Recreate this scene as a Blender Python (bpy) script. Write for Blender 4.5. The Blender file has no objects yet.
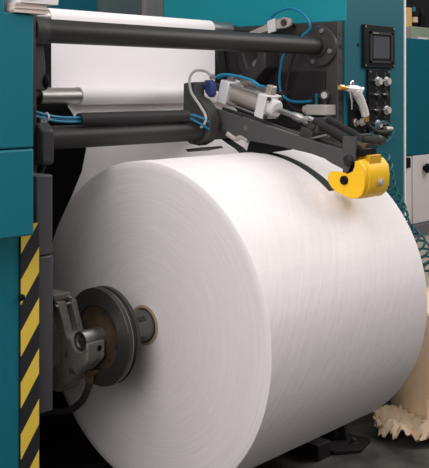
import bpy, bmesh, math, random
from mathutils import Vector, Matrix, noise
random.seed(7)
SC = bpy.context.scene
COL = SC.collection
PI = math.pi

# ------------------------------------------------------------------ materials
def nodes(name):
    m = bpy.data.materials.new(name); m.use_nodes = True
    nt = m.node_tree
    return m, nt, nt.nodes['Principled BSDF']

def paint(name, col, rough=0.5, metal=0.0, var=0.12, scale=14.0, bump=0.0, bscale=60.0, spec=0.22, dirt=None, dirt_at=0.62):
    m, nt, p = nodes(name)
    tc = nt.nodes.new('ShaderNodeTexCoord')
    no = nt.nodes.new('ShaderNodeTexNoise'); no.inputs['Scale'].default_value = scale; no.inputs['Detail'].default_value = 6
    nt.links.new(tc.outputs['Object'], no.inputs['Vector'])
    mx = nt.nodes.new('ShaderNodeMix'); mx.data_type = 'RGBA'
    mx.inputs['A'].default_value = tuple(c*(1-var) for c in col)+(1,)
    mx.inputs['B'].default_value = tuple(min(1, c*(1+var)) for c in col)+(1,)
    nt.links.new(no.outputs['Fac'], mx.inputs['Factor'])
    out = mx.outputs['Result']
    if dirt:
        n2 = nt.nodes.new('ShaderNodeTexNoise'); n2.inputs['Scale'].default_value = scale*1.7; n2.inputs['Detail'].default_value = 9
        nt.links.new(tc.outputs['Object'], n2.inputs['Vector'])
        rp = nt.nodes.new('ShaderNodeValToRGB')
        rp.color_ramp.elements[0].position = dirt_at; rp.color_ramp.elements[1].position = dirt_at+0.08
        nt.links.new(n2.outputs['Fac'], rp.inputs['Fac'])
        m2 = nt.nodes.new('ShaderNodeMix'); m2.data_type = 'RGBA'
        m2.inputs['B'].default_value = tuple(dirt)+(1,)
        nt.links.new(rp.outputs['Color'], m2.inputs['Factor']); nt.links.new(out, m2.inputs['A'])
        out = m2.outputs['Result']
    nt.links.new(out, p.inputs['Base Color'])
    p.inputs['Roughness'].default_value = rough
    p.inputs['Metallic'].default_value = metal
    p.inputs['Specular IOR Level'].default_value = spec
    if bump:
        n3 = nt.nodes.new('ShaderNodeTexNoise'); n3.inputs['Scale'].default_value = bscale; n3.inputs['Detail'].default_value = 5
        nt.links.new(tc.outputs['Object'], n3.inputs['Vector'])
        b = nt.nodes.new('ShaderNodeBump'); b.inputs['Strength'].default_value = bump; b.inputs['Distance'].default_value = 0.01
        nt.links.new(n3.outputs['Fac'], b.inputs['Height']); nt.links.new(b.outputs['Normal'], p.inputs['Normal'])
    return m

def roll_paper(name, col):
    """paper wound on a roll whose axis is the object's X axis: fine rings on the end faces, faint wrinkles on the barrel"""
    m, nt, p = nodes(name)
    L = nt.links.new
    tc = nt.nodes.new('ShaderNodeTexCoord'); sx = nt.nodes.new('ShaderNodeSeparateXYZ'); L(tc.outputs['Object'], sx.inputs[0])
    cb = nt.nodes.new('ShaderNodeCombineXYZ'); L(sx.outputs['Y'], cb.inputs['X']); L(sx.outputs['Z'], cb.inputs['Y'])
    ln = nt.nodes.new('ShaderNodeVectorMath'); ln.operation = 'LENGTH'; L(cb.outputs[0], ln.inputs[0])
    at = nt.nodes.new('ShaderNodeMath'); at.operation = 'ARCTAN2'; L(sx.outputs['Y'], at.inputs[0]); L(sx.outputs['Z'], at.inputs[1])
    am = nt.nodes.new('ShaderNodeMath'); am.operation = 'MULTIPLY'; am.inputs[1].default_value = 0.012; L(at.outputs[0], am.inputs[0])
    c2 = nt.nodes.new('ShaderNodeCombineXYZ'); L(ln.outputs['Value'], c2.inputs['X']); L(am.outputs[0], c2.inputs['Y'])
    n1 = nt.nodes.new('ShaderNodeTexNoise'); n1.inputs['Scale'].default_value = 120; n1.inputs['Detail'].default_value = 8; n1.inputs['Roughness'].default_value = 0.75
    L(c2.outputs[0], n1.inputs['Vector'])
    rp = nt.nodes.new('ShaderNodeValToRGB')
    rp.color_ramp.elements[0].position = 0.30; rp.color_ramp.elements[0].color = tuple(c*0.86 for c in col)+(1,)
    rp.color_ramp.elements[1].position = 0.66; rp.color_ramp.elements[1].color = tuple(col)+(1,)
    L(n1.outputs['Fac'], rp.inputs['Fac']); L(rp.outputs['Color'], p.inputs['Base Color'])
    # wrinkles on the barrel, slanting
    sk = nt.nodes.new('ShaderNodeMath'); sk.operation = 'MULTIPLY_ADD'; sk.inputs[1].default_value = -0.35; L(at.outputs[0], sk.inputs[0]); L(sx.outputs['X'], sk.inputs[2])
    c3 = nt.nodes.new('ShaderNodeCombineXYZ'); L(sk.outputs[0], c3.inputs['X']); L(at.outputs[0], c3.inputs['Y'])
    mp = nt.nodes.new('ShaderNodeMapping'); mp.inputs['Scale'].default_value = (12, 1.6, 1); L(c3.outputs[0], mp.inputs['Vector'])
    n2 = nt.nodes.new('ShaderNodeTexNoise'); n2.inputs['Scale'].default_value = 2.4; n2.inputs['Detail'].default_value = 3
    L(mp.outputs[0], n2.inputs['Vector'])
    b = nt.nodes.new('ShaderNodeBump'); b.inputs['Strength'].default_value = 0.22; b.inputs['Distance'].default_value = 0.02
    gt = nt.nodes.new('ShaderNodeMath'); gt.operation = 'GREATER_THAN'; gt.inputs[1].default_value = 0.5965; L(ln.outputs['Value'], gt.inputs[0])
    st = nt.nodes.new('ShaderNodeMath'); st.operation = 'MULTIPLY'; st.inputs[1].default_value = 0.12; L(gt.outputs[0], st.inputs[0]); L(st.outputs[0], b.inputs['Strength'])
    L(n2.outputs['Fac'], b.inputs['Height']); L(b.outputs['Normal'], p.inputs['Normal'])
    p.inputs['Roughness'].default_value = 0.75; p.inputs['Specular IOR Level'].default_value = 0.25
    return m

def floor_mat(name):
    """oil-blackened concrete around the press, clean pale concrete in the aisle beyond it"""
    m, nt, p = nodes(name); L = nt.links.new
    ge = nt.nodes.new('ShaderNodeNewGeometry'); sx = nt.nodes.new('ShaderNodeSeparateXYZ'); L(ge.outputs['Position'], sx.inputs[0])
    n = nt.nodes.new('ShaderNodeTexNoise'); n.inputs['Scale'].default_value = 3.0; n.inputs['Detail'].default_value = 8; L(ge.outputs['Position'], n.inputs['Vector'])
    a = nt.nodes.new('ShaderNodeMath'); a.operation = 'MULTIPLY_ADD'; a.inputs[1].default_value = 0.5; L(n.outputs['Fac'], a.inputs[0]); L(sx.outputs['X'], a.inputs[2])
    rp = nt.nodes.new('ShaderNodeValToRGB'); mr = nt.nodes.new('ShaderNodeMapRange'); mr.inputs['From Min'].default_value = 2.6; mr.inputs['From Max'].default_value = 3.2
    L(a.outputs[0], mr.inputs['Value'])
    n2 = nt.nodes.new('ShaderNodeTexNoise'); n2.inputs['Scale'].default_value = 7; n2.inputs['Detail'].default_value = 8; L(ge.outputs['Position'], n2.inputs['Vector'])
    rp.color_ramp.elements[0].position = 0.35; rp.color_ramp.elements[0].color = (0.032, 0.030, 0.027, 1)
    rp.color_ramp.elements[1].position = 0.68; rp.color_ramp.elements[1].color = (0.10, 0.095, 0.085, 1)
    L(n2.outputs['Fac'], rp.inputs['Fac'])
    mx = nt.nodes.new('ShaderNodeMix'); mx.data_type = 'RGBA'; mx.inputs['B'].default_value = (0.56, 0.45, 0.35, 1)
    L(mr.outputs['Result'], mx.inputs['Factor']); L(rp.outputs['Color'], mx.inputs['A']); L(mx.outputs['Result'], p.inputs['Base Color'])
    b = nt.nodes.new('ShaderNodeBump'); b.inputs['Strength'].default_value = 0.2; b.inputs['Distance'].default_value = 0.01
    L(n2.outputs['Fac'], b.inputs['Height']); L(b.outputs['Normal'], p.inputs['Normal'])
    p.inputs['Roughness'].default_value = 0.6
    return m

def stripes(name):
    """black and yellow warning tape, diagonal bands rising to the right"""
    m, nt, p = nodes(name); L = nt.links.new
    ge = nt.nodes.new('ShaderNodeNewGeometry'); sx = nt.nodes.new('ShaderNodeSeparateXYZ'); L(ge.outputs['Position'], sx.inputs[0])
    a = nt.nodes.new('ShaderNodeMath'); a.operation = 'MULTIPLY_ADD'; a.inputs[1].default_value = -1.36; L(sx.outputs['X'], a.inputs[0]); L(sx.outputs['Z'], a.inputs[2])
    s = nt.nodes.new('ShaderNodeMath'); s.operation = 'ADD'; s.inputs[1].default_value = -1.36*0.69-0.822+1.53; L(a.outputs[0], s.inputs[0])
    d = nt.nodes.new('ShaderNodeMath'); d.operation = 'DIVIDE'; d.inputs[1].default_value = 0.153; L(s.outputs[0], d.inputs[0])
    f = nt.nodes.new('ShaderNodeMath'); f.operation = 'FRACT'; L(d.outputs[0], f.inputs[0])
    g = nt.nodes.new('ShaderNodeMath'); g.operation = 'LESS_THAN'; g.inputs[1].default_value = 0.5; L(f.outputs[0], g.inputs[0])
    mx = nt.nodes.new('ShaderNodeMix'); mx.data_type = 'RGBA'; mx.inputs['A'].default_value = (0.012, 0.012, 0.014, 1); mx.inputs['B'].default_value = (0.78, 0.56, 0.06, 1)
    L(g.outputs[0], mx.inputs['Factor']); L(mx.outputs['Result'], p.inputs['Base Color'])
    p.inputs['Roughness'].default_value = 0.55
    return m

M = dict(
    paper=roll_paper('roll_paper', (0.86, 0.825, 0.825)),
    web=paint('web_paper', (0.86, 0.83, 0.84), 0.7, var=0.015, scale=3, spec=0.25),
    core=paint('cardboard_core', (0.42, 0.30, 0.20), 0.8),
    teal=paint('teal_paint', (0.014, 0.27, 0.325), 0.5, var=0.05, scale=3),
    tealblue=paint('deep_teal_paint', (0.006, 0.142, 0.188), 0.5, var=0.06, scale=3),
    tealfar=paint('far_teal_paint', (0.004, 0.115, 0.16), 0.6, var=0.06, scale=3, spec=0.1),
    knob=paint('dull_knob_metal', (0.46, 0.45, 0.44), 0.4, 0.3),
    tealshade=paint('shaded_teal_paint', (0.005, 0.092, 0.122), 0.5, var=0.05, scale=3),  # the hood's teal with shade mixed into the colour, for the less lit faces
    white=paint('white_paint', (0.72, 0.69, 0.69), 0.5, var=0.03, scale=4),
    grey=paint('grey_paint', (0.17, 0.16, 0.165), 0.55, var=0.08, scale=8),
    postgrey=paint('slate_paint', (0.085, 0.083, 0.09), 0.5, var=0.08, scale=6),
    dark=paint('charcoal_paint', (0.045, 0.043, 0.043), 0.5, var=0.18, scale=12, bump=0.15, bscale=40),
    darker=paint('black_paint', (0.018, 0.017, 0.018), 0.55, var=0.2, scale=12),
    black=paint('black_plastic', (0.006, 0.006, 0.007), 0.5, var=0.1, spec=0.12),
    bar=paint('tube_paint', (0.029, 0.027, 0.027), 0.45, var=0.15, scale=9, bump=0.08, bscale=30),
    arm=paint('arm_paint', (0.068, 0.066, 0.068), 0.5, var=0.14, scale=10, dirt=(0.14, 0.13, 0.12), dirt_at=0.68),
    steel=paint('bright_steel', (0.62, 0.61, 0.60), 0.28, 1.0, var=0.1, scale=20),
    satin=paint('satin_steel', (0.42, 0.40, 0.38), 0.42, 1.0, var=0.12, scale=20),
    bronze=paint('dull_barrel_metal', (0.42, 0.385, 0.345), 0.4, 0.5, var=0.08, scale=16),
    cast=paint('cast_iron', (0.225, 0.208, 0.185), 0.55, 0.15, var=0.3, scale=16, bump=0.35, bscale=70, dirt=(0.09, 0.075, 0.06), dirt_at=0.58),
    disc=paint('brake_disc_steel', (0.062, 0.058, 0.055), 0.4, 0.5, var=0.3, scale=14),
    rust=paint('rusty_steel', (0.095, 0.066, 0.042), 0.6, 0.5, var=0.4, scale=18, bump=0.2),
    alu=paint('white_aluminium', (0.62, 0.61, 0.62), 0.5, 0.1, var=0.05, scale=15),
    beige=paint('beige_metal', (0.42, 0.385, 0.345), 0.5, 0.2, var=0.1, dirt=(0.25, 0.22, 0.19), dirt_at=0.66),
    concreteblock=paint('grey_block_metal', (0.42, 0.39, 0.37), 0.6, 0.2, var=0.15, dirt=(0.2, 0.18, 0.16), dirt_at=0.62),
    yellow=paint('yellow_paint', (0.95, 0.545, 0.018), 0.42, var=0.06, scale=12, dirt=(0.30, 0.17, 0.06), dirt_at=0.70),
    yellowdark=paint('ochre_paint', (0.62, 0.34, 0.02), 0.5, var=0.08, scale=12),
    belt=paint('belt_rubber', (0.016, 0.015, 0.016), 0.7, var=0.2),
    blue=paint('blue_hose', (0.016, 0.19, 0.34), 0.35, var=0.05),
    navy=paint('navy_paint', (0.03, 0.05, 0.17), 0.45, var=0.1),
    coil=paint('teal_hose', (0.010, 0.10, 0.12), 0.4, var=0.08),
    cable=paint('grey_cable', (0.42, 0.41, 0.40), 0.5, var=0.06),
    rubber=paint('black_hose', (0.025, 0.024, 0.024), 0.6, var=0.15),
    nose=paint('oily_dark_steel', (0.16, 0.155, 0.15), 0.3, 0.9, var=0.2),
    gunmetal=paint('polished_gun_casting', (0.74, 0.74, 0.75), 0.35, 0.35, var=0.06),
    brass=paint('brass', (0.62, 0.36, 0.12), 0.35, 0.9, var=0.1),
    screen=paint('screen_glass', (0.06, 0.063, 0.072), 0.25, var=0.25, scale=12),
    kraft=paint('kraft_paper', (0.85, 0.64, 0.43), 0.85, var=0.09, scale=9, bump=0.15, bscale=30),
    torn=paint('torn_paper', (0.66, 0.51, 0.36), 0.9, var=0.14, scale=16, bump=0.5, bscale=40, dirt=(0.36, 0.26, 0.17), dirt_at=0.66),
    floor=floor_mat('concrete_floor'),
    pit=paint('black_steel_and_shade', (0.012, 0.011, 0.011), 0.7, var=0.2),  # black stand steel; also the shade put in under the press
    wall=paint('dim_brown_wall', (0.10, 0.085, 0.075), 0.8, var=0.1, scale=1),
    green=paint('pale_green_plastic', (0.27, 0.33, 0.24), 0.6, var=0.1),
    stone=paint('grey_plastic', (0.30, 0.26, 0.22), 0.6, var=0.1),
    amber=paint('amber_carton', (0.70, 0.46, 0.17), 0.7, var=0.3, scale=30),
    label=paint('cream_label', (0.62, 0.54, 0.40), 0.7, var=0.1),
    cardpaper=paint('pinkish_paper', (0.62, 0.53, 0.49), 0.8, var=0.08, scale=60),
    hazard=stripes('warning_tape'),
)

# ------------------------------------------------------------------ mesh helpers
def catmull(pts, n=8):
    P = [Vector(p) for p in pts]
    if len(P) < 3: return P
    out = []
    for i in range(len(P)-1):
        a = P[i-1] if i else P[0]*2-P[1]
        b, c = P[i], P[i+1]
        d = P[i+2] if i+2 < len(P) else P[-1]*2-P[-2]
        for k in range(n):
            t = k/n
            out.append(0.5*((2*b)+(c-a)*t+(2*a-5*b+4*c-d)*t*t+(3*b-a-3*c+d)*t**3))
    out.append(P[-1]); return out

class B:
    def __init__(s): s.bm = bmesh.new()
    def box(s, x0, x1, y0, y1, z0, z1):
        vs = [s.bm.verts.new((x, y, z)) for x in (x0, x1) for y in (y0, y1) for z in (z0, z1)]
        for f in ((0, 1, 3, 2), (4, 6, 7, 5), (0, 4, 5, 1), (2, 3, 7, 6), (0, 2, 6, 4), (1, 5, 7, 3)):
            s.bm.faces.new([vs[i] for i in f])
        return s
    def obox(s, c, ax, ay, az):
        """box with centre c and half-axis vectors"""
        c = Vector(c); ax, ay, az = Vector(ax), Vector(ay), Vector(az)
        vs = [s.bm.verts.new(c+ax*i+ay*j+az*k) for i in (-1, 1) for j in (-1, 1) for k in (-1, 1)]
        for f in ((0, 1, 3, 2), (4, 6, 7, 5), (0, 4, 5, 1), (2, 3, 7, 6), (0, 2, 6, 4), (1, 5, 7, 3)):
            s.bm.faces.new([vs[i] for i in f])
        return s
    def prism(s, axis, pts, a, b):
        """polygon in the plane normal to axis ('X': (y,z), 'Y': (x,z), 'Z': (x,y)) extruded a..b"""
        def v(p, t):
            return {'X': (t, p[0], p[1]), 'Y': (p[0], t, p[1]), 'Z': (p[0], p[1], t)}[axis]
        A = [s.bm.verts.new(v(p, a)) for p in pts]; Bv = [s.bm.verts.new(v(p, b)) for p in pts]
        n = len(pts)
        s.bm.faces.new(A); s.bm.faces.new(Bv[::-1])
        for i in range(n): s.bm.faces.new([A[i], Bv[i], Bv[(i+1) % n], A[(i+1) % n]])
        return s
    def cyl(s, p, q, r, r2=None, seg=24):
        p, q = Vector(p), Vector(q); d = (q-p).normalized()
        u = d.orthogonal().normalized(); w = d.cross(u); r2 = r if r2 is None else r2
        A = [s.bm.verts.new(p+(u*math.cos(2*PI*i/seg)+w*math.sin(2*PI*i/seg))*r) for i in range(seg)]
        C = [s.bm.verts.new(q+(u*math.cos(2*PI*i/seg)+w*math.sin(2*PI*i/seg))*r2) for i in range(seg)]
        for i in range(seg): s.bm.faces.new([A[i], A[(i+1) % seg], C[(i+1) % seg], C[i]])
        s.bm.faces.new(A[::-1]); s.bm.faces.new(C)
        return s
    def lathe(s, p, d, prof, seg=48, closed=False):
        """profile [(along, radius)] turned about the axis through p along d"""
        p, d = Vector(p), Vector(d).normalized(); u = d.orthogonal().normalized(); w = d.cross(u)
        R = []
        for (t, r) in prof:
            R.append([s.bm.verts.new(p+d*t+(u*math.cos(2*PI*i/seg)+w*math.sin(2*PI*i/seg))*max(r, 1e-4)) for i in range(seg)])
        n = len(R)
        for k in range(n if closed else n-1):
            a, b = R[k], R[(k+1) % n]
            for i in range(seg): s.bm.faces.new([a[i], a[(i+1) % seg], b[(i+1) % seg], b[i]])
        if not closed:
            s.bm.faces.new(R[0][::-1]); s.bm.faces.new(R[-1])
        return s
    def tube(s, pts, r, seg=10, smooth=8, rfun=None):
        P = catmull(pts, smooth) if smooth else [Vector(p) for p in pts]
        T = [(P[min(i+1, len(P)-1)]-P[max(i-1, 0)]).normalized() for i in range(len(P))]
        u = T[0].orthogonal().normalized(); R = []
        for i, (p, t) in enumerate(zip(P, T)):
            u = (u-t*u.dot(t)).normalized(); w = t.cross(u)
            rr = rfun(i/(len(P)-1)) if rfun else r
            R.append([s.bm.verts.new(p+(u*math.cos(2*PI*k/seg)+w*math.sin(2*PI*k/seg))*rr) for k in range(seg)])
        for a, b in zip(R, R[1:]):
            for k in range(seg): s.bm.faces.new([a[k], a[(k+1) % seg], b[(k+1) % seg], b[k]])
        s.bm.faces.new(R[0][::-1]); s.bm.faces.new(R[-1])
        return s
    def sphere(s, c, r, sc=(1, 1, 1), seg=20):
        bmesh.ops.create_uvsphere(s.bm, u_segments=seg, v_segments=seg//2, radius=r,
                                  matrix=Matrix.Translation(c) @ Matrix.Diagonal((*sc, 1)))
        return s
    def hexbolt(s, c, d, r, h):
        c, d = Vector(c), Vector(d).normalized(); return s.cyl(c, c+d*h, r, seg=6)
    def sheet(s, path, x0, x1, th, nx=12):
        """paper sheet following a (y,z) path, from x0 to x1"""
        n = len(path); top, bot = [], []
        for i, (y, z) in enumerate(path):
            a = Vector(path[max(i-1, 0)]); b = Vector(path[min(i+1, n-1)]); t = (b-a).normalized(); nn = Vector((-t.y, t.x))*th
            top.append([s.bm.verts.new((x0+(x1-x0)*k/nx, y+nn.x, z+nn.y)) for k in range(nx+1)])
            bot.append([s.bm.verts.new((x0+(x1-x0)*k/nx, y, z)) for k in range(nx+1)])
        for i in range(n-1):
            for k in range(nx):
                s.bm.faces.new([top[i][k], top[i][k+1], top[i+1][k+1], top[i+1][k]])
                s.bm.faces.new([bot[i][k], bot[i+1][k], bot[i+1][k+1], bot[i][k+1]])
            s.bm.faces.new([top[i][0], top[i+1][0], bot[i+1][0], bot[i][0]])
            s.bm.faces.new([top[i][nx], bot[i][nx], bot[i+1][nx], top[i+1][nx]])
        for k in range(nx):
            s.bm.faces.new([top[0][k], bot[0][k], bot[0][k+1], top[0][k+1]])
            s.bm.faces.new([top[-1][k], top[-1][k+1], bot[-1][k+1], bot[-1][k]])
        return s

WORLD = {}
def build(name, b, mat, parent=None, bevel=0.0, angle=35, origin=None):
    bm = b.bm
    bmesh.ops.recalc_face_normals(bm, faces=bm.faces[:])
    lo = [min(v.co[i] for v in bm.verts) for i in range(3)]; hi = [max(v.co[i] for v in bm.verts) for i in range(3)]
    c = Vector(origin) if origin else Vector(((lo[0]+hi[0])/2, (lo[1]+hi[1])/2, lo[2] if parent is None else (lo[2]+hi[2])/2))
    bmesh.ops.translate(bm, verts=bm.verts[:], vec=-c)
    me = bpy.data.meshes.new(name); bm.to_mesh(me); bm.free()
    me.materials.append(M[mat] if isinstance(mat, str) else mat)
    for p in me.polygons: p.use_smooth = True
    me.set_sharp_from_angle(angle=math.radians(angle))
    o = bpy.data.objects.new(name, me); COL.objects.link(o)
    if bevel:
        md = o.modifiers.new('bevel', 'BEVEL'); md.width = bevel; md.segments = 2; md.limit_method = 'ANGLE'; md.angle_limit = math.radians(40)
        md.harden_normals = False
    WORLD[o.name] = c
    if parent is not None:
        o.parent = parent; o.location = c-WORLD[parent.name]
    else: o.location = c
    return o

def tag(o, label, cat, group=None):
    o['label'] = label; o['category'] = cat
    if group: o['group'] = group
    return o
def thing(name, loc, label, cat, group=None):
    o = bpy.data.objects.new(name, None); COL.objects.link(o); o.location = loc; o.empty_display_size = 0.05
    WORLD[o.name] = Vector(loc)
    return tag(o, label, cat, group)
def struct(o): o['kind'] = 'structure'; return o
def rot2(pts, cx, cy, a): return [(cx+(x-cx)*math.cos(a)-(y-cy)*math.sin(a), cy+(x-cx)*math.sin(a)+(y-cy)*math.cos(a)) for x, y in pts]

AX = 0.75                                              # height of the roll's axis above the floor

# ------------------------------------------------------------------ setting
b = B(); b.box(-6, 14, -6, 12, -0.1, 0); struct(build('floor', b, 'floor'))
b = B(); b.box(-6, 14, 11.9, 12, 0, 5); struct(build('wall_back', b, 'wall'))

# ------------------------------------------------------------------ the big paper roll
t = thing('paper_roll', (0.495, 0, AX-0.6), 'huge white newsprint roll hanging on its shaft in the press', 'paper roll')
RI, RO, RL = 0.072, 0.6, 0.991
prof = [(0, RI), (0, RI+0.004)]
for k in range(1, 22): prof.append((0.0, RI+0.004+(RO-RI-0.008)*k/22))
prof += [(0, RO-0.003), (0.002, RO)]
for k in range(1, 16): prof.append((RL*k/16, RO+0.0004*math.sin(k*2.3)))
prof += [(RL-0.002, RO), (RL, RO-0.003), (RL, RI)]
b = B(); b.lathe((0, 0, AX), (1, 0, 0), prof, seg=160, closed=True); build('paper_winding', b, 'paper', t, angle=50, origin=(0.495, 0, AX))
b = B(); b.lathe((0, 0, AX), (1, 0, 0), [(-0.004, 0.062), (-0.004, RI), (RL+0.004, RI), (RL+0.004, 0.062)], seg=48, closed=True)
o = build('core_tube', b, 'core', t); o['label'] = 'brown cardboard core ring'

# ------------------------------------------------------------------ the sheet drawn off the roll
def arc(cy, cz, r, a0, a1, n):
    return [(cy+r*math.cos(a0+(a1-a0)*k/n), cz+r*math.sin(a0+(a1-a0)*k/n)) for k in range(n+1)]
R = math.radians
path = arc(0, AX, 0.6015, R(18), R(33), 5)
path += [(0.43, 1.186), (0.365, 1.290), (0.338, 1.38), (0.345, 1.43), (0.385, 1.480), (0.445, 1.538), (0.4535, 1.548), (0.450, 1.5535), (0.42, 1.553)]
path += arc(0.39, 1.588, 0.0345, R(275), R(50), 22)
path += [(0.45, 1.588)]
path += arc(0.52, 1.615, 0.04, R(-100), R(0), 8)
path += [(0.5603, 1.74), (0.5608, 1.82), (0.561, 1.88)]
path += arc(0.597, 1.911, 0.0365, R(180), R(60), 10)
path += [(0.80, 1.83), (1.05, 1.72), (1.30, 1.60)]
b = B(); b.sheet(path, 0.003, 0.988, 0.0009)
tag(build('paper_web', b, 'web', angle=60), 'white paper sheet running up from the big roll over the rollers', 'paper')

# ------------------------------------------------------------------ rollers and cross tubes
t = thing('guide_roller', (0.4, 0.34, 1.555), 'short visible end of silver guide roller at left edge of white sheet', 'roller')
b = B(); b.lathe((-0.19, 0.39, 1.588), (1, 0, 0), [(0, 0.020), (0, 0.031), (0.002, 0.033), (1.33, 0.033), (1.332, 0.031), (1.332, 0.02)], 40); build('roller_shell', b, 'satin', t)
b = B(); b.lathe((-0.36, 0.39, 1.588), (1, 0, 0), [(0, 0.014), (0.06, 0.014), (0.06, 0.026), (0.10, 0.026), (0.10, 0.017), (0.175, 0.017)], 24); build('journal', b, 'dark', t)
b = B(); b.cyl((1.14, 0.39, 1.588), (1.352, 0.39, 1.588), 0.015); build('journal', b, 'dark', t)

t = thing('top_roller', (0.4, 0.597, 1.875), 'silver roller behind the thick cross tube, carrying sheet at top', 'roller')
b = B(); b.lathe((-0.2, 0.597, 1.911), (1, 0, 0), [(0, 0.025), (0, 0.034), (0.002, 0.036), (1.33, 0.036), (1.332, 0.034), (1.332, 0.025)], 40); build('roller_shell', b, 'satin', t)
b = B(); b.lathe((1.132, 0.597, 1.911), (1, 0, 0), [(0, 0.024), (0.05, 0.024), (0.05, 0.014), (0.22, 0.014)], 24); build('journal', b, 'dark', t)
b = B(); b.cyl((-0.372, 0.597, 1.911), (-0.2, 0.597, 1.911), 0.014); build('journal', b, 'dark', t)

t = thing('cross_tube', (0.5, 0.19, 1.778), 'thick charcoal cross tube spanning the press in front of the sheet', 'tube')
b = B(); b.cyl((-0.35, 0.19, 1.823), (1.335, 0.19, 1.823), 0.0435, seg=48); build('tube_body', b, 'bar', t)
b = B(); b.lathe((-0.37, 0.19, 1.823), (1, 0, 0), [(0, 0.050), (0.018, 0.050), (0.022, 0.050), (0.03, 0.049), (0.055, 0.047), (0.055, 0.04)], 40); build('end_collar', b, 'dark', t)
fl = B(); fl.lathe((1.35, 0.19, 1.823), (-1, 0, 0), [(0, 0.100), (0.016, 0.100), (0.02, 0.096), (0.02, 0.058), (0.034, 0.052), (0.034, 0.03)], 48)
f = build('flange', fl, 'dark', t)
for a in (20, 110, 200, 290):
    b = B(); b.hexbolt((1.33, 0.19+0.078*math.cos(R(a)), 1.823+0.078*math.sin(R(a))), (-1, 0, 0), 0.012, 0.012); build('flange_bolt', b, 'grey', f)

# transverse shaft that carries the tension arm
t = thing('arm_shaft', (0.1, 0.2, 1.34), 'dark grey pivot tube under the rubber cable sleeve, left of the arm', 'shaft')
b = B(); b.cyl((-0.33, 0.2, 1.44), (0.585, 0.2, 1.44), 0.043, seg=40); build('shaft_tube', b, 'bar', t)
b = B()
b.prism('X', [(0.13, 1.35), (0.27, 1.35), (0.28, 1.36), (0.28, 1.47), (0.25, 1.497), (0.15, 1.497), (0.12, 1.47), (0.12, 1.36)], -0.37, -0.318)
h = build('bearing_housing', b, 'dark', t, bevel=0.006)
for x, q in ((-0.345, 0.008), (-0.328, 0.006)):
    b = B(); b.cyl((x, 0.16, 1.497), (x, 0.16, 1.51), q); build('bearing_bolt', b, 'steel', h)
for (y0, z0, y1, z1) in ((0.20, 1.36, 0.27, 1.24), (0.16, 1.36, 0.20, 1.25)):
    b = B(); b.cyl((-0.30, y0, z0+0.05), (-0.36, y1, z1), 0.011); build('brace', b, 'darker', t)

t = thing('cable_sleeve', (0.1, 0.2, 1.485), 'slim black rubber sleeve lying along the pivot tube with blue hoses in it', 'sleeve')
b = B(); b.lathe((-0.165, 0.175, 1.505), (1, 0, 0), [(0, 0.014), (0, 0.022), (0.02, 0.024), (0.53, 0.024), (0.55, 0.027), (0.56, 0.027), (0.56, 0.014)], 28, closed=True); build('sleeve_tube', b, 'rubber', t)
for k, (dy, dz) in enumerate(((-0.006, 0.006), (0.006, -0.004), (-0.005, -0.009))):
    b = B(); b.tube([(-0.36, 0.19+dy*2, 1.53+dz), (-0.31, 0.185+dy*2, 1.517+dz), (-0.25, 0.178+dy, 1.508+dz), (-0.15, 0.175+dy, 1.505+dz), (0.2, 0.175+dy, 1.505+dz), (0.395, 0.172+dy, 1.503+dz), (0.43, 0.160+dy*2, 1.494+dz*1.5), (0.47, 0.150+dy*2, 1.477+dz*1.8), (0.50, 0.148+dy*2, 1.462+dz*2)], 0.0048, 8, 5)
    build('blue_hose', b, 'blue', t)
b = B(); b.lathe((-0.31, 0.182, 1.516), (1, 0, 0), [(0, 0.012), (0, 0.017), (0.006, 0.017), (0.006, 0.012)], 16, closed=True); build('cable_tie', b, 'alu', t)

# bracket and knob at the left frame
t = thing('roller_bracket', (-0.33, 0.2, 1.61), 'dark tapering bearing bracket on the left frame below the thick cross tube', 'bracket')
b = B(); b.prism('Y', [(-0.372, 1.612), (-0.294, 1.612), (-0.294, 1.70), (-0.303, 1.772), (-0.372, 1.772)], 0.2, 0.31); build('bracket_body', b, 'arm', t, bevel=0.005)
b = B(); b.sphere((-0.294, 0.22, 1.643), 0.034, (0.55, 1, 1)); build('knob', b, 'black', t)

# ------------------------------------------------------------------ press frames
t = thing('left_press_frame', (-0.445, 0.7, 0), 'dark upright frame plate of the press behind the slim grey post', 'frame')
b = B(); b.box(-0.52, -0.37, 0.15, 1.35, 0, 1.9); build('side_plate', b, 'darker', t, bevel=0.006)
b = B(); b.box(-0.475, -0.384, 0.138, 0.15, 1.55, 1.87); build('edge_strip', b, 'dark', t, bevel=0.003)
b = B(); b.box(-0.37, -0.30, 0.30, 0.42, 1.535, 1.56); build('ledge', b, 'grey', t, bevel=0.002)

t = thing('right_press_frame', (1.375, 0.7, 0), 'dark frame plate with hole-punched edge left of the control cabinet', 'frame')
b = B(); b.box(1.352, 1.398, 0.09, 1.35, 0, 1.94); build('side_plate', b, 'dark', t, bevel=0.004)
b = B(); b.box(1.340, 1.352, 0.16, 0.62, 1.42, 1.70); build('recessed_panel', b, 'darker', t, bevel=0.003)
b = B(); b.prism('X', [(0.66, 1.80), (0.62, 1.70), (0.53, 1.645), (0.45, 1.72), (0.45, 1.80), (0.50, 1.80), (0.52, 1.73), (0.57, 1.72), (0.60, 1.80)], 1.24, 1.352); build('hook_plate', b, 'dark', t, bevel=0.006)
b = B(); b.obox((1.30, 0.60, 1.71), (0.012, 0, 0), (0, 0.13, -0.09), (0, 0.011, 0.016)); build('tie_bar', b, 'grey', t, bevel=0.003)
b = B(); b.obox((1.27, 0.80, 1.75), (0.03, 0, 0), (0, 0.03, 0), (0, 0.02, 0.12)); build('upright_lug', b, 'dark', t, bevel=0.004)
b = B(); b.box(1.31, 1.352, 0.30, 1.2, 1.855, 1.885); build('rail', b, 'darker', t, bevel=0.003)
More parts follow.
